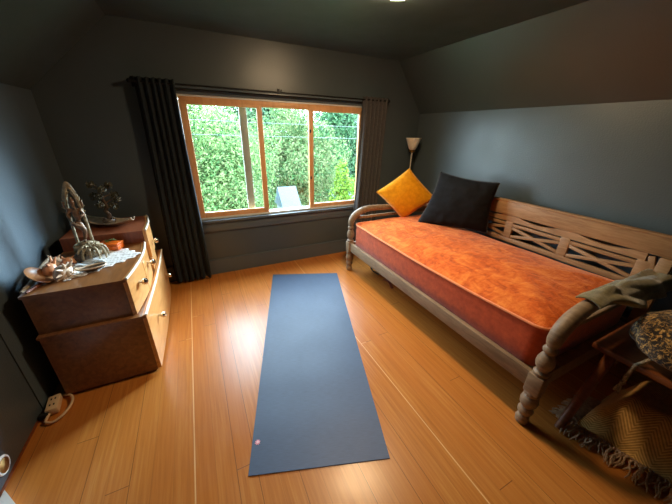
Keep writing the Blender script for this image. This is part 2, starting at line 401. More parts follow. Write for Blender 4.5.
# casing
b = NB()
box(b, WX0 - .07, WX1 + .07, YB - .018, YB + .002, WZ1, WZ1 + .055, .004)
box(b, WX0 - .07, WX0, YB - .018, YB + .002, WZ0, WZ1, .004); box(b, WX1, WX1 + .07, YB - .018, YB + .002, WZ0, WZ1, .004)
struct('trim_1', b, TRIM)
b = NB(); box(b, WX0 - .09, WX1 + .09, YB - .045, YB + .06, WZ0 - .025, WZ0 - .001, .006); box(b, WX0 - .07, WX1 + .07, YB - .02, YB + .002, WZ0 - .12, WZ0 - .025, .004)
struct('trim_2', b, TRIM)

# ------------------------------------------------------------------ curtains and rod
YR = 2.775; ZR = 1.705
rod = thing('curtain_rod', 'thin black double curtain rod spanning above the wide window', 'curtain rod', (.84, YR, ZR))
b = NB(); tube(b, [(-.322, YR, ZR), (1.965, YR, ZR)], .0075, 10); tube(b, [(-.30, YR + .035, ZR - .022), (1.95, YR + .035, ZR - .022)], .005, 8); obj('rod', b, BLACKM, rod)
for x in (-.318, .80, 1.962):
    b = NB(); tube(b, [(x, YB, ZR + .005), (x, YR + .03, ZR + .004), (x, YR, ZR + .012), (x, YR - .012, ZR + .02)], .005, 8); box(b, x - .012, x + .012, YB - .008, YB, ZR - .03, ZR + .04, .003); obj('bracket', b, BLACKM, rod)
for x, s in ((-.322, -1), (1.965, 1)):
    b = NB(); ball(b, (x + s * .01, YR, ZR), .016); obj('finial', b, BLACKM, rod)
def curtain(name, label, mat, xa, xb, xc, xd, zt, zb, folds, seed):
    rr = random.Random(seed); ph = [rr.uniform(0, 6) for _ in range(4)]
    def f(u, v):
        k = sst(v); x = (xa + (xb - xa) * u) * (1 - k) + (xc + (xd - xc) * u) * k
        wv = u * folds * 2 * PI + .5 * math.sin(u * 9 + ph[0]) + .35 * k * math.sin(u * 13 + ph[1])
        amp = .016 + .016 * k
        y = YR + amp * math.sin(wv) + .006 * math.sin(2.3 * wv + ph[2]) * k - .006 * k * math.sin(v * 7 + ph[3])
        x += .012 * math.cos(wv) * k * .6
        z = zt + (zb - zt) * v + (.006 * math.sin(wv) if v > .98 else 0)
        if v < .02: z += .004 * math.cos(wv)
        return V((x, y, z))
    o = obj(name, (lambda bb: (sheet(bb, f, int(folds * 22), 60), bb)[1])(NB()), mat, solid=.003, smooth=60)
    return tag(o, label, 'curtain', 'curtains on the rod')
curtain('curtain', 'floor-length charcoal curtain bunched between the window and the corner by the chest', CURTAIN, -.302, -.04, -.335, -.022, ZR + .03, .028, 6, 3)
curtain('curtain', 'dark curtain coloured as if lit, gathered beside the window behind the daybed arm', CURTAIN_R, 1.655, 1.955, 1.60, 1.90, ZR + .03, .03, 6, 8)

# ------------------------------------------------------------------ yoga mat
TL, TR, BL, BR = V((.565, 2.596, 0)), V((1.197, 2.357, 0)), V((.0, .807, 0)), V((.609, .600, 0))
def matpt(u, v, z=0): return (TL * (1 - u) + TR * u) * (1 - v) + (BL * (1 - u) + BR * u) * v + V((0, 0, z))
root = thing('yoga_mat', 'slate blue yoga mat unrolled across the bare floorboards', 'yoga mat', (.59, 1.6, 0))
b = NB(); nu, nv = 8, 24
g = sheet(b, lambda u, v: matpt(u, v, .005 + .0012 * math.sin(v * 37) * (1 if v > .3 else .4)), nu, nv)
h = sheet(b, lambda u, v: matpt(u, v, .0004), nu, nv)
bd = [(i, 0) for i in range(nu)] + [(nu, j) for j in range(nv)] + [(i, nv) for i in range(nu, 0, -1)] + [(0, j) for j in range(nv, 0, -1)]
for (i, j), (k, l) in zip(bd, bd[1:] + bd[:1]): b.faces.new((g[i][j], g[k][l], h[k][l], h[i][j]))
obj('mat_sheet', b, MATR, root, smooth=50)
e = obj('emblem', (lambda bb: ([ball(bb, matpt(.04, .925, .0068) + V((.008 * math.cos(a), .008 * math.sin(a), 0)), .006, 2, (1, .5, .12), Matrix.Rotation(a, 3, 'Z')) for a in [k * PI / 4 for k in range(8)]], bb)[1])(NB()), PINK, root)
e['label'] = 'small pink and white flower emblem'
b = NB(); ball(b, matpt(.04, .925, .0076), .005, 2, (1, 1, .15)); obj('emblem_centre', b, WHITEP, e)

# ------------------------------------------------------------------ daybed
FX, BX, NY, FY = 1.36, 2.375, .455, 2.385
bed = thing('daybed', 'long weathered wood daybed with curved arms and fretwork back against the wall', 'daybed', (1.87, 1.42, 0))
ARMZ = .675
def turned(x, y):
    b = NB()
    lathe(b, [(.022, 0), (.030, .008), (.033, .03), (.029, .05), (.023, .058), (.034, .075), (.037, .092), (.03, .108), (.026, .116), (.038, .135), (.042, .158), (.036, .182), (.028, .192), (.036, .202), (.038, .212), (.034, .222)], (x, y, 0), 20)
    box(b, x - .035, x + .035, y - .035, y + .035, .22, .335, .006)
    lathe(b, [(.03, .333), (.034, .342), (.034, .352), (.024, .362), (.024, .368), (.034, .384), (.039, .405), (.037, .432), (.028, .456), (.022, .468), (.029, .478), (.032, .488), (.029, .498), (.023, .508), (.026, .53)], (x, y, 0), 20)
    return b
for y in (NY, FY):
    obj('front_post', turned(FX, y), BEDWOOD, bed)
    b = NB(); pts = [(FX, y, .52)]
    for k in range(13):
        a = k / 12 * PI / 2; pts.append((FX + .24 * (1 - math.cos(a)), y, .54 + (ARMZ - .54) * math.sin(a)))
    pts += [(1.8, y, ARMZ - .008), (2.1, y, ARMZ - .03), (BX, y, ARMZ - .05)]
    rad = [.028] + [.031 + .004 * math.sin(k / 12 * PI) for k in range(13)] + [.03, .029, .028]
    tube(b, pts, rad, 14); obj('armrest', b, BEDWOOD, bed)
    b = NB(); box(b, BX - .03, BX + .02, y - .03, y + .03, 0, .77, .005); obj('back_post', b, BEDWOOD_BACK, bed)
    b = NB(); box(b, FX, BX, y - .014, y + .014, .235, .325, .004); obj('end_rail', b, BEDWOOD, bed)
    b = NB(); bar(b, (FX + .07, y, .59), (BX, y, .585), .022, .028, bev=.004); obj('arm_rail', b, BEDWOOD, bed)
b = NB(); box(b, FX - .018, FX + .014, NY, FY, .235, .325, .005); obj('front_rail', b, BEDWOOD, bed)
b = NB(); box(b, BX - .014, BX + .014, NY, FY, .235, .325, .004); obj('back_rail', b, BEDWOOD_BACK, bed)
b = NB(); box(b, FX + .012, BX - .012, NY + .012, FY - .012, .285, .305); obj('platform', b, BEDWOOD_BACK, bed)
# fretwork back, in the plane X = BX
y0, y1 = NY - .03, FY + .03
b = NB(); box(b, BX - .02, BX + .014, y0, FY - .1, .772, .893, .008); box(b, BX - .026, BX + .014, y0, FY - .1, .882, .9, .007); obj('back_board', b, BEDWOOD_BACK, bed)
y0, y1 = NY + .03, FY - .03
for z0, z1 in ((.545, .583), (.684, .71)):
    b = NB(); box(b, BX - .014, BX + .01, y0, y1, z0, z1, .004); obj('back_slat', b, BEDWOOD_BACK, bed)
ups = [.54, .965, 1.395, 1.83, 2.27]
for y in ups:
    b = NB(); box(b, BX - .017, BX + .012, y - .032, y + .032, .583, .722, .004); obj('back_upright', b, BEDWOOD_BACK, bed)
for ya, yb in zip(ups, ups[1:]):
    a, c = ya + .032, yb - .032; m = (a + c) / 2
    for k, (za, zc) in enumerate(((.598, .672), (.672, .598))):
        b = NB(); bar(b, (BX - .003 - .001 * k, a, za), (BX - .003 - .001 * k, c, zc), .024, .02, (1, 0, 0), .003)
        obj('cross_brace', b, BEDWOOD_BACK, bed)
    b = NB(); n = 16; top = [(ya + (yb - ya) * k / n, .775 - .026 * max(0, math.sin(PI * (k / n * 1.3 - .15)))) for k in range(n + 1)]
    prism(b, [(ya, .722), (yb, .722)] + list(reversed(top)), BX - .012, BX + .01, 'X'); obj('arched_slat', b, BEDWOOD_BACK, bed)
b = NB(); bar(b, (BX - .006, NY + .025, .60), (BX - .006, ups[0] - .02, .76), .03, .02, (1, 0, 0), .003); obj('cross_brace', b, BEDWOOD_BACK, bed)

# mattress --------------------------------------------------------
mx0, mx1, my0, my1, mz0, mz1 = 1.382, 2.335, .498, 2.362, .307, .535
mat_ = thing('mattress', 'thick mattress in a rumpled burnt-orange velvet cover on the daybed', 'mattress', (1.86, 1.42, mz0))
def rrect(inset, rr, n=6, px=26, py=48):
    x0, x1, ya, yb = mx0 + inset, mx1 - inset, my0 + inset, my1 - inset; pts = []
    cs = [(x1 - rr, yb - rr, 0), (x0 + rr, yb - rr, PI / 2), (x0 + rr, ya + rr, PI), (x1 - rr, ya + rr, 1.5 * PI)]
    for ci, (cx, cy, a0) in enumerate(cs):
        for k in range(n + 1): pts.append((cx + rr * math.cos(a0 + k / n * PI / 2), cy + rr * math.sin(a0 + k / n * PI / 2)))
        nx = cs[(ci + 1) % 4]; a1 = nx[2]; ex, ey = nx[0] + rr * math.cos(a1), nx[1] + rr * math.sin(a1); sx, sy = pts[-1]
        m = px if ci % 2 == 0 else py
        for k in range(1, m): pts.append((sx + (ex - sx) * k / m, sy + (ey - sy) * k / m))
    return pts
def sag(x, y):
    t = (y - my0) / (my1 - my0); return -.018 * math.sin(PI * t) * (1 if x < 1.7 else .5) + .014 * (1 - t) ** 3 + .006 * noise.noise(V((x * 3, y * 3, 1)))
rim = rrect(0, .07)
b = NB()
zs = [0, .03, .35, .7, .95, 1]
rings = []
for t in zs:
    ins = .012 if t == 0 else (-.012 * math.sin(t * PI))
    rings.append([b.verts.new((x + (-ins if 0 else 0) + (1.86 - x) * (.012 if t == 0 else -.006 * math.sin(t * PI)), y + (1.42 - y) * (.006 if t == 0 else 0), mz0 + (mz1 + sag(x, y) - mz0) * t + .0)) for x, y in rim])
n = len(rim)
for A, B_ in zip(rings, rings[1:]):
    for k in range(n): b.faces.new((A[k], A[(k + 1) % n], B_[(k + 1) % n], B_[k]))
b.faces.new(list(reversed(rings[0])))
obj('side_band', b, VELVET_SIDE, mat_, smooth=60)
b = NB(); tops = []
for q in (0, .02, .06, .12, .2, .32, .46, .62, .8, .97):
    rg = []
    for x, y in rim:
        cx, cy = 1.86, max(my0 + .47, min(my1 - .47, y)); px_, py_ = x + (cx - x) * q, y + (cy - y) * q
        d = min(px_ - mx0, mx1 - px_, py_ - my0, my1 - py_)
        crown = .072 * (1 - math.exp(-max(d, 0) / .13)) 
        wr = .007 * noise.noise(V((px_ * 6, py_ * 6, 3))) + .005 * noise.noise(V((px_ * 14, py_ * 11, 7)))
        rg.append(b.verts.new((px_, py_, mz1 + sag(px_, py_) + crown + wr * min(1, d / .08))))
    tops.append(rg)
for A, B_ in zip(tops, tops[1:]):
    for k in range(n): b.faces.new((A[k], A[(k + 1) % n], B_[(k + 1) % n], B_[k]))
b.faces.new(tops[-1])
obj('velvet_top', b, VELVET, mat_, smooth=80)
b = NB(); tube(b, [(x, y, mz1 + sag(x, y) + .001) for x, y in rim] + [(rim[0][0], rim[0][1], mz1 + sag(*rim[0]) + .001)], .0075, 8, cap=False); p = obj('piping', b, PIPING, mat_); p['label'] = 'paler coral piping'

# cushions --------------------------------------------------------
def cushion(name, label, c, thick, m, mp, pinch=.06, wr=.006, seed=0, flip=1, tuft=0):
    c00, c10, c11, c01 = [V(p) for p in c]; ctr = (c00 + c10 + c11 + c01) / 4
    nrm = ((c10 - c00) + (c11 - c01)).cross((c01 - c00) + (c11 - c10)).normalized() * flip
    N = 30; base = min((p.z for p in (c00, c10, c11, c01)))
    root = thing(name, label, 'cushion', (ctr.x, ctr.y, base), 'cushions on the daybed')
    def f(u, v, s):
        p = c00 * (1 - u) * (1 - v) + c10 * u * (1 - v) + c11 * u * v + c01 * (1 - u) * v
        a, d = 2 * u - 1, 2 * v - 1
        k = pinch * (max(abs(a), abs(d)) ** 3) * ((1 - a * a) if abs(d) > abs(a) else (1 - d * d))
        p = p + (ctr - p) * k
        h = max(0, (1 - a * a) * (1 - d * d)) ** .42
        w = wr * noise.noise(V((u * 6 + seed, v * 6, s * 3))) + wr * .6 * noise.noise(V((u * 15, v * 15 + seed, s)))
        if tuft:                    # gathers that run in from the edge
            ed = (1 - abs(a)); w += tuft * math.exp(-ed * 5) * math.sin(v * 46) * (1 - d * d)
            w += tuft * .7 * math.exp(-(1 - abs(d)) * 6) * math.sin(u * 40) * (1 - a * a)
        return p + nrm * s * (thick / 2 * h + w * min(1, h * 2))
    b = NB(); A = sheet(b, lambda u, v: f(u, v, 1), N, N); B_ = sheet(b, lambda u, v: f(u, v, -1), N, N)
    bmesh.ops.remove_doubles(b, verts=b.verts, dist=1e-5)
    obj('cover', b, m, root, smooth=80)
    b = NB(); ed = [(k / N, 0) for k in range(N)] + [(1, k / N) for k in range(N)] + [(1 - k / N, 1) for k in range(N)] + [(0, 1 - k / N) for k in range(N)]
    tube(b, [f(u, v, 0) for u, v in ed] + [f(0, 0, 0)], .004, 6, cap=False); obj('piping', b, mp, root)
    return root
cushion('cushion', 'mustard yellow cushion standing on one corner against the daybed arm', [(1.925, 2.262, .545), (2.18, 2.095, .792), (1.99, 2.335, 1.065), (1.685, 2.45, .822)], .15, MUSTARD, MUSTARD_P, .05, .004, 2, 1)
cushion('cushion', 'large black cushion leaning against the fretwork back of the daybed', [(1.90, 2.02, .575), (2.275, 1.52, .59), (2.30, 1.53, 1.03), (2.105, 2.015, 1.07)], .2, BLACKC, BLACKF, .09, .008, 5, 1, .011)

# ------------------------------------------------------------------ floor lamp in the corner
lx, ly = 2.31, 2.70
lamp = thing('floor_lamp', 'slim floor lamp with a frosted uplight bowl in the corner behind the daybed', 'lamp', (lx, ly, 0))
b = NB(); lathe(b, [(.11, 0), (.115, .008), (.11, .018), (.04, .03), (.014, .045), (.012, .06)], (lx, ly, 0), 28); obj('base', b, BRASS, lamp)
b = NB(); tube(b, [(lx, ly, .05), (lx, ly, .6), (lx, ly, 1.215)], .0085, 12); lathe(b, [(.009, .6), (.014, .61), (.009, .63)], (lx, ly, 0), 14); obj('pole', b, CREAMM, lamp)
b = NB(); lathe(b, [(.012, 1.19), (.03, 1.2), (.034, 1.215), (.02, 1.222)], (lx, ly, 0), 20); obj('shade_holder', b, BRASS, lamp)
b = NB()
def bowl(u, v):
    a = u * 2 * PI; r = .018 + .058 * math.sqrt(v) + .008 * v ** 4 * (1 + .3 * math.sin(a * 8)); return V((lx + r * math.cos(a), ly + r * math.sin(a), 1.218 + .132 * v))
sheet(b, bowl, 48, 12); bmesh.ops.remove_doubles(b, verts=b.verts, dist=1e-5); obj('lamp_shade', b, GLASSW, lamp, solid=.004, smooth=60)

# ------------------------------------------------------------------ stepped chest of drawers
ch = thing('chest_of_drawers', 'stepped brown wooden chest with bowed drawers against the side wall', 'chest of drawers', (-.64, 2.15, 0))
ZL, ZU, ZT = .42, .65, .735
def fxl(y): return -.378 + .016 * math.sin(PI * (y - 1.6) / 1.3)
def fxu(y): return -.425 + .042 * math.sin(PI * min(1, max(0, (y - 1.62) / .78))) ** 1
def fxt(y): return -.376 - .5 * max(0, y - 2.36) ** 2
def curved(bm, y0, y1, z0, z1, fx, back, bev=.0, n=14):
    top = [(fx(y0 + (y1 - y0) * k / n), y0 + (y1 - y0) * k / n) for k in range(n + 1)]
    prism(bm, top + [(back, y1), (back, y0)], z0, z1, 'Z')
b = NB()
curved(b, 1.635, 2.66, .02, ZL - .014, lambda y: fxl(y) - .022, -.838); box(b, -.83, -.41, 1.65, 2.64, 0, .025)
obj('lower_case', b, DRESS, ch)
b = NB(); curved(b, 1.625, 2.67, ZL - .014, ZL, lambda y: fxl(y) - .002, -.842); obj('lower_top', b, DRESS, ch)
b = NB(); curved(b, 1.655, 2.225, ZL, ZU - .014, lambda y: fxu(y) - .022, -.838); obj('upper_case', b, DRESS, ch)
b = NB(); curved(b, 1.645, 2.225, ZU - .014, ZU, lambda y: fxu(y) - .006, -.842); obj('upper_top', b, DRESS, ch)
b = NB(); curved(b, 2.227, 2.64, ZL, ZT, lambda y: fxt(y) - .022, -.838); obj('raised_case', b, REDW, ch)
def drawer(y0, y1, z0, z1, fx, knobs, back=.02):
    b = NB(); curved(b, y0, y1, z0, z1, fx, 0, n=14) if 0 else None
    n = 14; fr = [(fx(y0 + (y1 - y0) * k / n), y0 + (y1 - y0) * k / n) for k in range(n + 1)]
    prism(b, fr + [(x - back, y) for x, y in reversed(fr)], z0, z1, 'Z')
    d = obj('drawer', b, DRESS_FRONT, ch)
    b = NB(); tube(b, [(x - .002, y, z1 - .001) for x, y in fr], .0075, 8); obj('edge_highlight', b, EDGE, d)  # added strip that carries the painted highlight along the front's top edge
    for ky, kz in knobs:
        b = NB(); M = Matrix.Rotation(PI / 2, 3, 'Y'); lathe(b, [(.008, 0), (.008, .014), (.016, .02), (.021, .03), (.016, .042), (.005, .047)], (fx(ky), ky, kz), 16, M); obj('knob', b, CHROME, d)
drawer(1.63, 2.655, .03, ZL + .003, fxl, [(1.86, .26), (2.50, .24)])
drawer(1.652, 1.925, ZL + .008, ZU + .003, fxu, [(1.78, .56)])
drawer(1.932, 2.222, ZL + .008, ZU + .003, fxu, [(2.06, .56)])
drawer(2.229, 2.636, ZL + .11, ZT + .002, fxt, [(2.36, .61)])
drawer(2.235, 2.636, ZL + .008, ZL + .104, lambda y: fxt(y) - .008, [])

# things on the chest ---------------------------------------------
def rotz(a): return Matrix.Rotation(a, 3, 'Z')
# lace runner: a scalloped sheet lying across the chest top
A0, A1 = V((-.80, 1.86, ZU)), V((-.485, 2.12, ZU)); axu = (A1 - A0); L = axu.length; axu.normalize(); axv = V((-axu.y, axu.x, 0))
def lacef(u, v):
    w = .165 * (1 - .12 * abs(2 * u - 1) ** 3); e = abs(2 * v - 1)
    p = A0 + axu * (L * u) + axv * ((2 * v - 1) * w)
    if e > .98: p += axv * (.010 * math.sin(u * L * 95) * (1 if v > .5 else -1))
    if abs(2 * u - 1) > .98: p += axu * (.008 * math.sin(v * w * 190))
    p.x = max(p.x, -.835); return V((p.x, p.y, ZU + .0025 + .0015 * noise.noise(p * 30)))
b = NB(); sheet(b, lacef, 60, 40, lambda u, v: (u * L, v * .33)); o = obj('lace_cloth', b, LACE, solid=.0015, smooth=60); tag(o, 'white lace runner lying under the ornaments on the chest', 'lace cloth')
# figurine in an arch of flames
fx_, fy_ = -.675, 2.10
st = thing('figurine', 'tarnished metal figurine dancing inside a tall flame-edged arch on the chest', 'figurine', (fx_, fy_, ZU + .003))
FA = rotz(math.radians(8)); FO = V((fx_, fy_, ZU + .003))
def fp(x, y, z): return FO + FA @ V((x, y, z))
def fq(x, y, z): return fp(x * .68 + .015 * (z - .075), y, .075 + (z - .075) * 1.02)
arch = []
for k in range(41):
    t = k / 40; a = PI * (t * 1.0); hh = math.sin(a) ** .8 if 0 < t < 1 else 0; z = .075 + .345 * hh; x = -.034 * math.cos(a) * (1 + .1 * math.sin(a)) + .006 * hh
    arch.append((x, z))
b = NB(); tube(b, [fp(x, .0, z) for x, z in arch], .008, 8); tube(b, [fp(x * .9, .0, .075 + (z - .075) * .93) for x, z in arch], .004, 6)
for k in range(1, 40):
    x, z = arch[k]; d = V((x - .005, 0, z - .3)).normalized(); p = fp(x, 0, z)
    tube(b, [p, p + FA @ (d * .012 + V((0, 0, .004))), p + FA @ (d * .022 + V((0, 0, .012)))], [.0065, .005, .001], 6)
obj('flame_arch', b, BRONZE, st)
bm = bpy.data.meshes.new('figure_skin'); sk = NB()
sv = {}
J = dict(pel=(0, -.005, .2), wai=(.004, -.005, .235), che=(0, -.005, .275), nec=(-.002, -.005, .305), hed=(-.002, -.008, .33), crn=(-.002, -.006, .362),
         ls=(-.03, -.005, .288), le=(-.055, -.012, .262), lh=(-.04, -.03, .24), ls2=(-.03, 0, .286), le2=(-.056, .004, .30), lh2=(-.058, .0, .338),
         rs=(.03, -.005, .288), re=(.056, -.012, .26), rh=(.03, -.034, .25), rs2=(.03, 0, .286), re2=(.057, .004, .298), rh2=(.056, 0, .336),
         rk=(.03, -.03, .165), rf=(.006, -.012, .105), rt=(.008, -.03, .098), lk=(-.04, -.035, .215), lf=(.022, -.048, .19), lt=(.036, -.055, .186))
E_ = 'pel-wai wai-che che-nec nec-hed hed-crn che-ls ls-le le-lh ls-le2 le2-lh2 che-rs rs-re re-rh rs-re2 re2-rh2 pel-rk rk-rf rf-rt pel-lk lk-lf lf-lt'.split()
RAD = dict(pel=.019, wai=.014, che=.02, nec=.008, hed=.0155, crn=.007, rk=.012, lk=.012, rf=.008, lf=.008, rt=.006, lt=.006)
for k, p in J.items():
    if k not in ('ls2', 'rs2'): sv[k] = sk.verts.new(fq(*p))
for e in E_: a, c = e.split('-'); sk.edges.new((sv[a], sv[c]))
sk.verts.ensure_lookup_table(); keys = [k for k in J if k in sv]
for v_ in sk.verts: pass
fig = obj('figure', sk, BRONZE_D, st, smooth=0)
fig.modifiers.new('skin', 'SKIN'); sub = fig.modifiers.new('sub', 'SUBSURF'); sub.levels = sub.render_levels = 2
for i, k in enumerate(keys):
    d = fig.data.skin_vertices[0].data[i]; r = RAD.get(k, .0072); d.radius = (r, r); d.use_root = (k == 'pel')
b = NB(); lathe(b, [(.058, 0), (.068, .006), (.068, .018), (.056, .028), (.044, .04), (.048, .052), (.062, .06), (.064, .07), (.056, .076)], FO, 24)
for k in range(14):
    a = k / 14 * 2 * PI; p = FO + V((.058 * math.cos(a), .058 * math.sin(a), .012)); ball(b, p + V((0, 0, .035)), .014, 1, (.6, .6, 1.3))
ball(b, fp(0, -.012, .085), .03, 2, (1.3, .8, .5), FA)
obj('lotus_base', b, BRONZE, st)
# clawed ornament in front of it
cx, cy = -.615, 2.0
cl = thing('clawed_ornament', 'pale grey metal ornament with curling claws in front of the figurine', 'ornament', (cx, cy, ZU + .003)); CO = V((cx, cy, ZU + .003))
b = NB(); ball(b, CO + V((-.02, .03, .045)), .04, 3, (1.1, 1, .75), lump=.35, ls=3); obj('body', b, BRONZE, cl)
for k in range(7):
    a = math.radians(-150 + k * 32); dx, dy = math.cos(a), math.sin(a); b = NB(); o_ = CO + V((-.02, .03, .05))
    tube(b, [o_ + V((dx * r, dy * r, z)) for r, z in ((.02, .01), (.04, .028), (.058, .022), (.068, 0), (.072, -.03), (.068, -.0465))], [.009, .0085, .008, .007, .0055, .003], 8); obj('claw', b, BRONZE, cl)
b = NB()
for k in range(9):
    a = k * .7; o_ = CO + V((-.02, .03, .07)); tube(b, [o_, o_ + V((.03 * math.cos(a), .03 * math.sin(a), .02)), o_ + V((.05 * math.cos(a + .3), .05 * math.sin(a + .3), .012))], [.006, .005, .002], 6)
obj('crest', b, BRONZE, cl)
# curved dish and small tree on the raised step
dz = ZT + .003
ds = NB(); D0, D1 = V((-.80, 2.57, dz)), V((-.455, 2.37, dz)); du = (D1 - D0); DL = du.length; du.normalize(); dv = V((-du.y, du.x, 0))
def dish(u, v):
    w = .075 * math.sin(PI * (.04 + .92 * u)) ** .8; s = 2 * v - 1
    return D0 + du * DL * u + dv * w * s + V((0, 0, .004 + .022 * s * s + .04 * abs(2 * u - 1) ** 3))
sheet(ds, dish, 30, 10); o = obj('leaf_dish', ds, DRIFT, solid=.006, smooth=60); tag(o, 'long leaf-shaped wooden dish with upturned tips on the top step of the chest', 'dish')
tx, ty = -.62, 2.47; tz = dz + .010
tr = thing('miniature_tree', 'dark gnarled miniature tree with sparse foliage standing in the leaf-shaped dish', 'miniature tree', (tx, ty, tz)); TO = V((tx, ty, tz))
b = NB(); lathe(b, [(.028, 0), (.036, .006), (.04, .02), (.036, .03), (.02, .036)], TO, 18); 
for k in range(10): a = R.uniform(0, 6.28); ball(b, TO + V((.026 * math.cos(a), .026 * math.sin(a), .034)), R.uniform(.007, .013), 1, lump=.3)
obj('rock_base', b, STONE, tr)
b = NB(); trunk = [TO + V(p) for p in ((0, 0, .03), (.012, 0, .06), (-.004, .004, .09), (.012, 0, .12), (.006, -.004, .155), (-.004, 0, .20), (.004, 0, .24))]
tube(b, trunk, [.015, .013, .014, .011, .01, .007, .004], 9)
br = []
for k in range(11):
    a = k * 2.2; z = .10 + .014 * k; p = TO + V((.004, 0, z)); q = p + V((.07 * math.cos(a) * R.uniform(.6, 1.15), .07 * math.sin(a) * R.uniform(.6, 1.1), R.uniform(.0, .04))); br.append(q)
    tube(b, [p, (p + q) / 2 + V((0, 0, .008)), q], [.006, .004, .002], 6)
obj('trunk', b, BARK, tr)
def leaves(pts, size, nrm=None, rnd=R, fold=.25, asp=.55):
    vs, fs = [], []
    for p, nn in pts:
        n_ = (nn + V((rnd.gauss(0, .45), rnd.gauss(0, .45), rnd.gauss(0, .45)))).normalized(); t = n_.orthogonal().normalized()
        t.rotate(Matrix.Rotation(rnd.uniform(0, 6.28), 3, n_)); s = size * rnd.uniform(.6, 1.3); w = n_.cross(t); i = len(vs)
        vs += [p - t * s * .5, p + w * s * asp * .5 + n_ * s * fold * .3, p + t * s * .5 - n_ * s * .15, p - w * s * asp * .5 + n_ * s * fold * .3]
        fs += [(i, i + 1, i + 2), (i, i + 2, i + 3)]
    return vs, fs
def leafobj(name, pts, size, m, parent, rnd=R, asp=.55):
    vs, fs = leaves(pts, size, rnd=rnd, asp=asp); w = V(parent['_w'])
    me = bpy.data.meshes.new(name); me.from_pydata([v - w for v in vs], [], fs); me.materials.append(m); o = bpy.data.objects.new(name, me); COL.objects.link(o); o.parent = parent; o['_w'] = tuple(w); return o
pts = []
for q in br + [trunk[-1]]:
    for k in range(60):
        d = V((R.gauss(0, 1), R.gauss(0, 1), R.gauss(0, .6))).normalized(); pts.append((q + d * R.uniform(.006, .03), d))
leafobj('foliage', pts, .026, DUSTG, tr)
# small box with a green sprig
bx = thing('box', 'small bright orange box in front of the miniature tree', 'box', (-.575, 2.17, ZU + .003)); M = rotz(math.radians(-18))
b = NB(); box(b, -.06, .06, -.035, .035, 0, .032, .004); b.transform(Matrix.Translation((-.575, 2.165, ZU + .003)) @ M.to_4x4()); obj('box_body', b, ORANGE, bx)
b = NB(); box(b, -.062, .062, -.037, .037, .033, .047, .004); b.transform(Matrix.Translation((-.575, 2.165, ZU + .003)) @ M.to_4x4()); obj('lid', b, ORANGE, bx)
sp = thing('sprig', 'tiny green sprig lying on the lid of the orange box', 'sprig', (-.575, 2.165, ZU + .051)); SO = V((-.575, 2.165, ZU + .0515))
b = NB(); tube(b, [SO + V((-.03, 0, .002)), SO + V((0, .004, .006)), SO + V((.03, 0, .012))], [.002, .002, .001], 6); obj('stem', b, GREEN, sp)
leafobj('leaves', [(SO + V((-.02 + .05 * k / 9, R.uniform(-.006, .006), .008 + .012 * R.random())), V((0, 0, 1))) for k in range(10)], .022, GREEN, sp)
# shells, stick and cloth at the near end of the top
def shell(name, label, c, r, rot, m, spikes, seed):
    rr = random.Random(seed); root = thing(name, label, 'shell', (c[0], c[1], ZU), 'seashells on the chest'); b = NB(); N, K = 64, 12; c = V(c); Rm = Matrix.Rotation(rot[1], 3, 'Y'); Rm = rotz(rot[0]) @ Rm; rings = []
    for i in range(N + 1):
        t = i / N; a = t * 5.2 * PI; rad = r * (.04 + .96 * t ** 1.8); tr_ = rad * .62; ctr = V((r * 1.5 * (1 - t ** .8) - r * .3, rad * .45 * math.cos(a), rad * .45 * math.sin(a)))
        rg = []
        for k in range(K):
            q = k / K * 2 * PI; rg.append(b.verts.new(c + Rm @ (ctr + V((tr_ * 1.05 * math.sin(q), tr_ * math.cos(q) * math.cos(a), tr_ * math.cos(q) * math.sin(a))))))
        rings.append(rg)
    for A, B_ in zip(rings, rings[1:]):
        for k in range(K): b.faces.new((A[k], A[(k + 1) % K], B_[(k + 1) % K], B_[k]))
    b.faces.new(rings[0]); b.faces.new(rings[-1]); lift = ZU + .002 - min(v.co.z for v in b.verts)
    bmesh.ops.translate(b, verts=b.verts, vec=(0, 0, lift)); c = c + V((0, 0, lift)); obj('whorl', b, m, root, smooth=60)
    b = NB()
    for k in range(spikes):
        a = k / spikes * 2 * PI; d = V((rr.uniform(-.5, .6), math.cos(a), math.sin(a))).normalized(); p = c + Rm @ (d * r * .75); q = c + Rm @ (d * r * rr.uniform(1.25, 1.6))
        if q.z < ZU + .004: q.z = ZU + .004
        tube(b, [p, (p + q) / 2, q], [r * .2, r * .12, r * .03], 7)
    obj('spines', b, m, root)
    b = NB(); ball(b, c + Rm @ V((-r * .35, -r * .3, r * .35)), r * .5, 2, (.9, .6, .8), Rm); obj('lip', b, SHELL if m is SHELL_W else SHELL_W, root); return root
shell('seashell', 'spiny pink and orange conch nearest the long pale stick on the chest', (-.775, 1.86, ZU + .05), .052, (.5, .2), SHELL, 11, 1)
shell('seashell', 'spiny peach conch shell closest to the front edge of the chest top', (-.70, 1.80, ZU + .05), .05, (-.5, .1), SHELL_W, 10, 2)
shell('seashell', 'small white whelk shell tucked behind the spiny conches', (-.80, 1.99, ZU + .04), .038, (1.4, .1), SHELL_W, 6, 3)
shell('seashell', 'rust-coloured shell between the conches and the figurine', (-.745, 1.965, ZU + .04), .036, (2.6, .1), SHELL, 5, 4)
ov = thing('oval_shell', 'elongated cream-rimmed shell with a grey inside near the front edge', 'shell', (-.60, 1.83, ZU)); b = NB()
def ovf(u, v):
    a = u * 2 * PI; s = v; return V((-.60, 1.838, ZU + .003)) + rotz(.35) @ V((.062 * s * math.cos(a), .028 * s * math.sin(a) * (1 + .2 * math.cos(a)), .002 + .02 * s ** 3))
sheet(b, ovf, 36, 8); bmesh.ops.remove_doubles(b, verts=b.verts, dist=1e-5); obj('shell_bowl', b, STONE, ov, solid=.004, smooth=60)
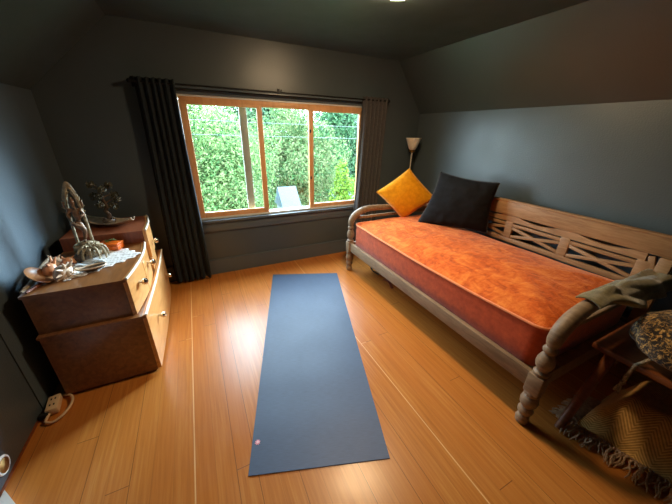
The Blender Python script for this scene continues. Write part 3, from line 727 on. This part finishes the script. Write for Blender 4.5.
b = NB(); tube(b, [ovf(k / 36, 1) + V((0, 0, .001)) for k in range(37)], .0045, 8, cap=False); obj('rim', b, SHELL_W, ov)
b = NB(); tube(b, [(-.835, 1.668, ZU + .012), (-.825, 1.75, ZU + .016), (-.83, 1.84, ZU + .025), (-.826, 1.93, ZU + .045), (-.815, 2.0, ZU + .06)], [.006, .012, .013, .01, .005], 10); o = obj('stick', b, DRIFT); tag(o, 'long pale driftwood stick lying along the wall side of the chest', 'stick', 'sticks on the chest')
b = NB(); tube(b, [(-.815, 1.66, ZU + .009), (-.79, 1.74, ZU + .011), (-.775, 1.79, ZU + .012)], [.005, .009, .004], 10); o = obj('stick', b, REDW); tag(o, 'short brown stick beside the long pale one on the chest', 'stick', 'sticks on the chest')
b = NB()
sheet(b, lambda u, v: V((-.70 + .12 * u + .01 * math.sin(v * 5), 1.885 + .055 * v + .05 * u, ZU + .012 + .01 * math.sin(u * 9 + v * 4) + .006 * math.sin(v * 11))), 20, 10); o = obj('folded_cloth', b, CLOTHB, solid=.008, smooth=80); tag(o, 'pale blue folded cloth between the shells and the clawed ornament', 'cloth')
b = NB(); ball(b, (-.685, 2.0, ZU + .03), .035, 2, (1.2, .8, .75), lump=.3, ls=2); o = obj('stone', b, STONE); tag(o, 'dark lumpy stone beside the pale blue cloth on the chest', 'stone')
b = NB(); lathe(b, [(.005, 0), (.05, .003), (.075, .014), (.082, .024), (.078, .025), (.05, .012), (.004, .009)], (0, 0, 0), 36)
b.transform(Matrix.Translation((-.805, 1.775, ZU + .05)) @ Matrix.Rotation(math.radians(44), 4, 'Y') @ Matrix.Scale(.74, 4)); bmesh.ops.translate(b, verts=b.verts, vec=(0, 0, ZU + .002 - min(v.co.z for v in b.verts)))
o = obj('wooden_plate', b, DRESS, smooth=50); tag(o, 'round wooden plate tilted up behind the pale stick at the wall side of the chest', 'plate')

# ------------------------------------------------------------------ floor odds and ends
ps = thing('outlet_adapter', 'cream plug adapter at the foot of the wall beside the chest', 'adapter', (-.875, 1.59, 0)); M = Matrix.Translation((-.875, 1.585, 0)) @ rotz(math.radians(8)).to_4x4()
b = NB(); box(b, -.026, .026, -.058, .05, .004, .045, .008); b.transform(M); obj('adapter_body', b, CREAM, ps)
for y in (-.03, .012):
    b = NB()
    for x in (-.008, .008): box(b, x - .003, x + .003, y, y + .012, .044, .0462)
    b.transform(M); obj('socket', b, DARKHOLE, ps)
b = NB(); pts = []
for k in range(26):
    a = math.radians(-120 + k * 190 / 25); pts.append((-.842 + .058 * math.cos(a) - .01, 1.575 + .085 * math.sin(a) - .02, .012 + .012 * abs(math.cos(a))))
tube(b, [(-.875, 1.52, .026)] + pts + [(-.85, 1.645, .012), (-.88, 1.66, .012)], .0062, 8); o = obj('power_cord', b, CREAM, ps, smooth=60)
b = NB(); box(b, -.02, .02, -.012, .012, .012, .036, .004); b.transform(Matrix.Translation((-.895, 1.52, 0))); obj('plug', b, DARKHOLE, ps)
br_ = thing('brass_disc', 'small round white-rimmed brass disc fixed low on the side wall', 'disc', (XL, 1.255, .06))
b = NB(); M = Matrix.Rotation(PI / 2, 3, 'Y'); lathe(b, [(.03, .002), (.03, .016), (.012, .02)], (XL + .013, 1.225, .098), 28, M); obj('disc', b, BRASS, br_)
b = NB(); tube(b, [(XL + .022, 1.225 + .034 * math.cos(k * PI / 16), .098 + .034 * math.sin(k * PI / 16)) for k in range(33)], .006, 8, cap=False); obj('rim', b, WHITEB, br_)
b = NB(); prism(b, [(-.912, 1.178), (-.60, .775), (-.79, .60), (-.912, .66)], .001, .014, 'Z'); o = obj('white_panel', b, WHITEB)
tag(o, 'white flat panel lying on the floor nearest the camera by the side wall', 'panel')
# under the daybed
sh = thing('duffel_bag', 'dark bag lying on the floor under the far end of the daybed', 'bag', (1.66, 2.2, 0))
b = NB(); ball(b, (1.68, 2.16, .075), .1, 3, (1.3, 1.6, .72), lump=.12, ls=1.5); obj('bag_body', b, BAG, sh, smooth=80)
b = NB(); tube(b, [(1.585, 2.27, .03), (1.545, 2.235, .05), (1.535, 2.17, .045), (1.565, 2.11, .03)], .008, 8); obj('handle', b, BAG, sh)
b = NB(); sheet(b, lambda u, v: V((1.55 + .028 * v + .01 * math.sin(u * 5), 2.03 - .18 * u, .006 + .03 * math.sin(u * PI) * (1 - .3 * v))), 16, 3); o = obj('strap', b, STRAP, solid=.004); tag(o, 'loose dusty red strap on the floor under the daybed', 'strap')

# ------------------------------------------------------------------ bench, cushion and throws by the near arm
BZ = .475
bn = thing('bench', 'brown wooden bench with splayed legs next to the near arm of the daybed', 'bench', (1.88, -.1, 0))
b = NB(); box(b, 1.635, 2.16, -.62, .405, BZ - .03, BZ, .007); obj('bench_top', b, BENCHW, bn)
for x, s in ((1.76, -1), (2.05, 1)):
    for y in (.345, -.55):
        b = NB(); tube(b, [(x + s * .26 if s < 0 else x + s * .2, y, 0), (x + s * .13, y, .22), (x, y, BZ - .03)], [.019, .022, .024], 12); obj('leg', b, BENCHW, bn)
b = NB(); box(b, 1.72, 2.08, .33, .36, BZ - .075, BZ - .03, .004); obj('apron', b, BENCHW, bn)
b = NB(); box(b, 1.72, 2.08, -.565, -.535, BZ - .075, BZ - .03, .004); obj('apron', b, BENCHW, bn)
KO = V((1.835, .13, BZ)); kc = thing('knitted_cushion', 'round black and gold mottled knitted cushion sitting on the bench', 'cushion', KO)
b = NB(); b2 = bmesh.new(); bmesh.ops.create_uvsphere(b2, u_segments=64, v_segments=32, radius=1)
for v in b2.verts:
    p = v.co.copy(); a = math.atan2(p.y, p.x); k = 1 + .02 * math.sin(a * 14) * (1 - abs(p.z)) + .05 * noise.noise(p * 2.2)
    v.co = V((p.x * .215 * k, p.y * .215 * k, math.copysign(abs(p.z) ** .75, p.z) * (1 if p.z > 0 else .72) * .128 * k))
b2.transform(Matrix.Translation(KO + V((0, 0, .094)))); merge(b, b2); obj('knit_cover', b, KNIT, kc, smooth=80)
b = NB(); tp = [KO + V(p) for p in ((-.17, .085, .05), (-.19, .10, .02), (-.213, .112, .004), (-.222, .115, -.03), (-.226, .118, -.07), (-.224, .118, -.10))]
tube(b, tp, [.007, .008, .007, .007, .008, .006], 8); q = obj('tassel_cord', b, ROPE, kc)
b = NB()
for k in range(16):
    a = R.uniform(0, 6.28); r = R.uniform(0, .012); p = tp[-1]; tube(b, [p, p + V((r * math.cos(a), r * math.sin(a), -.03)), p + V((r * 1.5 * math.cos(a), r * 1.5 * math.sin(a), -.06))], .0022, 5)
ball(b, tp[-1], .011, 2); obj('tassel', b, ROPE, q)
# sage throw over the arm
def sage(u, v):
    x = 1.53 + (2.44 - 1.53) * u; s = 2 * v - 1
    armz = ARMZ + .03 - .075 * max(0, x - 1.7) if x > 1.62 else .54 + (ARMZ - .54) * math.sqrt(max(0, 1 - ((1.60 - x) / .24) ** 2)) + .03
    hang = .015 + .10 * sst((u - .12) / .35); a = s * (.85 + .45 * sst(u / .25) + (5.5 if s < 0 else 1.5) * hang)
    bulge = .012 * math.sin(s * 7 + u * 5) + .010 * math.sin(u * 15 + s * 3) + .018 * noise.noise(V((u * 7, s * 2.5, 4)))
    th = max(-PI / 2, min(PI / 2, a)); rr = .038 + .014 + max(-.008, bulge) * sst((u - .05) / .2)
    y = NY + rr * math.sin(th) * 1.2; z = armz - .03 + rr * math.cos(th)
    over = abs(a) - PI / 2
    if over > 0: z -= over * .10; y += (1 if s > 0 else -1) * (.012 * sst(over * 3) + .012 * math.sin(u * 19) * over)
    if s > 0: y = min(y, NY + .05)
    return V((x, y, z))
b = NB(); sheet(b, sage, 70, 36); o = obj('throw_blanket', b, SAGE, solid=.007, smooth=80); tag(o, 'crumpled sage green throw draped over the near arm of the daybed', 'throw blanket')
# herringbone throw heaped on the floor under the bench
ht = thing('throw_blanket', 'mustard herringbone throw with brown fringe heaped on the floor under the bench', 'throw blanket', (1.85, 0, 0))
def hz(x, y):
    x0 = 1.59 + (.26 - y) * .20
    ex = sst((x - x0) / .20); ey = sst((.335 - y) / .12); er = sst((2.14 - x) / .12)
    return .012 + (.205 + .012 * noise.noise(V((x * 5, y * 5, 2)))) * min(ex, 1) * ey * er + .006 * noise.noise(V((x * 16, y * 16, 5))) * ex * ey
def hf(u, v):
    y = .325 - .85 * v; x0 = 1.593 + (.26 - y) * .20; x = x0 + (2.13 - x0) * u; return V((x, y, hz(x, y)))
b = NB(); g = sheet(b, hf, 44, 50, lambda u, v: (v * .85, u * .62)); 
h = sheet(b, lambda u, v: V((hf(u, v).x, hf(u, v).y, .002)), 44, 50, lambda u, v: (v * .85, u * .62))
bmesh.ops.recalc_face_normals(b, faces=b.faces[:])
nu, nv = 44, 50; bd = [(i, 0) for i in range(nu)] + [(nu, j) for j in range(nv)] + [(i, nv) for i in range(nu, 0, -1)] + [(0, j) for j in range(nv, 0, -1)]
for (i, j), (k, l) in zip(bd, bd[1:] + bd[:1]): b.faces.new((g[i][j], g[k][l], h[k][l], h[i][j]))
obj('woven_cloth', b, HERR, ht, smooth=70)
b = NB(); rr = random.Random(4)
def strand(p, q, r, arch):
    pts = []; ph = rr.uniform(0, 6)
    for i in range(8):
        t = i / 7; w = p.lerp(q, t); dx = (q - p).normalized().cross(V((0, 0, 1)))
        pts.append(w + dx * (.006 * math.sin(t * 9 + ph)) + V((0, 0, arch * math.sin(PI * t))))
    tube(b, pts, [r * .8, r, r, r, r, r, r, r * .6], 5)
for k in range(120):
    v = (k + rr.uniform(-.3, .3)) / 119 * .95; p = hf(.03, max(0, v)) + V((0, 0, .003)); strand(p, V((p.x - rr.uniform(.08, .13), p.y + rr.uniform(-.03, .02), .006)), .0036, rr.uniform(.004, .018))
for k in range(80):
    u = k / 79 * .5; p = hf(u, 0.01) + V((0, 0, .003)); strand(p, V((p.x - rr.uniform(.01, .05), min(.44, p.y + rr.uniform(.06, .11)), .006)), .0034, rr.uniform(.004, .014))
f_ = obj('fringe', b, FRINGE, ht); f_['kind'] = 'stuff'

# ------------------------------------------------------------------ ceiling light
LAMP_COL = (1.0, .70, .40); LAMP_E = 175
LAMP = lampglass(); LX, LY = 1.08, 1.51
cl_ = thing('ceiling_light', 'round flush ceiling light with a lit glass dome above the mat', 'ceiling light', (LX, LY, ZC))
b = NB(); lathe(b, [(.124, ZC - .014), (.13, ZC - .010), (.13, ZC)], (LX, LY, 0), 32); obj('light_base', b, CHROME, cl_)
b = NB(); lathe(b, [(.002, ZC - .052), (.05, ZC - .050), (.09, ZC - .042), (.115, ZC - .030), (.122, ZC - .014)], (LX, LY, 0), 32); obj('glass_dome', b, LAMP, cl_, smooth=60)

# ------------------------------------------------------------------ outdoors
GZ = -3.2
b = NB(); box(b, -40, 50, YB + .4, 70, GZ - .2, GZ); o = struct('ground', b, GRASS, smooth=0)
def tree(name, label, cat, ctr, rad, n, leaf, m, trunk, lumps, seed, group=None, asp=.55):
    rr = random.Random(seed); root = thing(name, label, cat, (ctr[0], ctr[1], GZ), group or {'leafy_tree': 'leafy trees outside the window', 'hedge_shrub': 'low shrubs below the window', 'distant_tree': 'hazy trees in the distance'}.get(name)); C_ = V(ctr); ls = []
    for k in range(lumps):
        d = V((rr.gauss(0, 1), rr.gauss(0, 1), rr.gauss(0, 1))).normalized() * rr.uniform(.3, .88)
        ls.append((C_ + V((d.x * rad[0], d.y * rad[1], d.z * rad[2])), rr.uniform(.3, .5) * (26 / lumps) ** .33))
    pts = []
    for k in range(n):
        c, s = rr.choice(ls); d = V((rr.gauss(0, 1), rr.gauss(0, 1), rr.gauss(0, 1))).normalized(); r = rr.uniform(.7, 1.05) * s
        pts.append((c + V((d.x * rad[0] * r, d.y * rad[1] * r, d.z * rad[2] * r * .8)), (d + V((0, -.1, .45)))))
    leafobj('foliage', pts, leaf, m, root, rr, asp)
    if trunk:
        b = NB(); tube(b, [(ctr[0], ctr[1], GZ), (ctr[0] + .1, ctr[1], (GZ + ctr[2]) / 2), (ctr[0], ctr[1], ctr[2] + rad[2] * .4)], [trunk, trunk * .8, trunk * .3], 10)
        for k in range(7):
            c, s = ls[k % len(ls)]; p = V((ctr[0] + .05, ctr[1], ctr[2] - rad[2] * rr.uniform(.1, .6))); tube(b, [p, (p + c) / 2 + V((0, 0, .15)), c], [trunk * .45, trunk * .3, trunk * .1], 7)
        obj('trunk', b, BARK, root)
    return root
tree('leafy_tree', 'broad fresh green tree filling the view through the sliding pane', 'tree', (.1, 7.6, -.1), (2.0, 1.5, 2.5), 46000, .085, LEAF_A, .11, 90, 1, asp=.42)
tree('leafy_tree', 'pale feathery tree seen through the fixed middle pane', 'tree', (3.75, 11.0, .3), (2.1, 1.2, 2.6), 46000, .105, LEAF_B, .12, 80, 2, asp=.42)
tree('dark_conifer', 'tall deep green evergreen behind the yellow-green shrub', 'tree', (6.9, 13.6, .4), (1.9, 1.5, 3.4), 11000, .26, LEAF_C, .2, 24, 3, asp=.3)
tree('shrub', 'bright yellow-green upright shrub outside near the curtain edge', 'shrub', (4.55, 8.6, -1.25), (.6, .6, 1.9), 5000, .13, LEAF_Y, .05, 14, 4)
tree('leafy_tree', 'mid green tree outdoors hidden mostly behind the charcoal curtain', 'tree', (-4.6, 10.5, -.2), (2.2, 1.8, 2.6), 7000, .2, LEAF_A, .13, 20, 5)
for i, (x, y, l) in enumerate(((-6.5, 19, 'hazy distant tree behind the broad fresh green tree'), (3.2, 21, 'hazy distant tree behind the pale feathery tree'), (12.8, 25, 'hazy distant tree behind the white house'), (22.5, 26, 'hazy distant tree farthest beyond the white house'))):
    tree('distant_tree', l, 'tree', (x, y, .9), (4.6, 2, 4.2), 12000, .3, LEAF_F, .25, 26, 20 + i)
tree('hedge_shrub', 'low pale green shrub below the middle pane in front of the shed', 'shrub', (1.75, 5.0, -1.36), (.75, .45, 1.35), 5000, .14, LEAF_B, .05, 14, 40)
tree('hedge_shrub', 'low leafy shrub below the view beside the yellow-green one', 'shrub', (3.3, 6.3, -1.6), (.6, .5, 1.35), 5000, .14, LEAF_F, .05, 14, 41)
hs = thing('house', 'white sided neighbouring house glimpsed at the edge of the view', 'house', (10, 17, GZ))
b = NB(); box(b, 9.0, 13.8, 16.4, 20, GZ, 1.5); obj('house_wall', b, SIDING, hs, smooth=0)
b = NB(); prism(b, [(8.7, 1.5), (14.1, 1.5), (11.4, 3.2)], 16.1, 20.3); obj('roof', b, ROOFD, hs, smooth=0)
b = NB(); box(b, 9.9, 10.6, 16.34, 16.4, -.4, .7); obj('house_window', b, ROOFD, hs, smooth=0)
sd = thing('shed', 'low shed with a pale blue-grey roof between the trees', 'shed', (2.75, 9.2, GZ))
b = NB(); box(b, 2.42, 2.95, 8.75, 9.6, GZ, -.95); obj('shed_wall', b, SIDING, sd, smooth=0)
b = NB(); prism(b, [(8.6, -.95), (9.75, -.95), (9.2, -.34)], 2.36, 3.0, 'X'); obj('roof', b, ROOFB, sd, smooth=0)
for z0, z1, l in ((1.51, 1.45, 'upper overhead utility wire crossing in front of the trees'), (1.30, 1.22, 'lower overhead utility wire crossing in front of the trees')):
    b = NB(); tube(b, [(-9, 5.2, z0 + .25), (-2, 5.2, z0 + .03), (2.5, 5.2, z0 - .02), (7, 5.2, z1 + .02), (14, 5.2, z1 + .25)], .0022, 6); tag(obj('utility_wire', b, WIREM), l, 'wire', 'overhead utility wires')

# ------------------------------------------------------------------ light
w = bpy.data.worlds.new('sky'); SC.world = w; w.use_nodes = True; nt = w.node_tree; nt.nodes.clear()
wo = nt.nodes.new('ShaderNodeOutputWorld'); bg = nt.nodes.new('ShaderNodeBackground'); bg.inputs[0].default_value = (.66, .85, 1.0, 1); bg.inputs[1].default_value = 21.0
nt.links.new(bg.outputs[0], wo.inputs[0])
s = bpy.data.lights.new('sun', 'SUN'); s.energy = 14; s.angle = math.radians(20); s.color = (.60, .82, 1.0); so = bpy.data.objects.new('sun', s); COL.objects.link(so)
so.rotation_euler = V((.78, .545, .29)).to_track_quat('Z', 'Y').to_euler()      # veiled sun, low beyond the gap in the trees
pl = bpy.data.lights.new('window_portal', 'AREA'); pl.shape = 'RECTANGLE'; pl.size = WX1 - WX0; pl.size_y = WZ1 - WZ0; po = bpy.data.objects.new('window_portal', pl); COL.objects.link(po)
po.location = ((WX0 + WX1) / 2, YB + T + .02, (WZ0 + WZ1) / 2); po.rotation_euler = (math.radians(-90), 0, 0)
pl.cycles.is_portal = True

for o in SC.objects:
    if '_w' in o: del o['_w']
SC.view_settings.view_transform = 'Standard'; SC.view_settings.look = 'None'; SC.view_settings.gamma = 1; SC.view_settings.use_curve_mapping = False; SC.view_settings.exposure = 0.06
SC.cycles.use_denoising = True; SC.cycles.max_bounces = 10; SC.cycles.diffuse_bounces = 7; SC.cycles.transparent_max_bounces = 16
SC.cycles.caustics_reflective = False; SC.cycles.caustics_refractive = False; SC.cycles.sample_clamp_indirect = 20
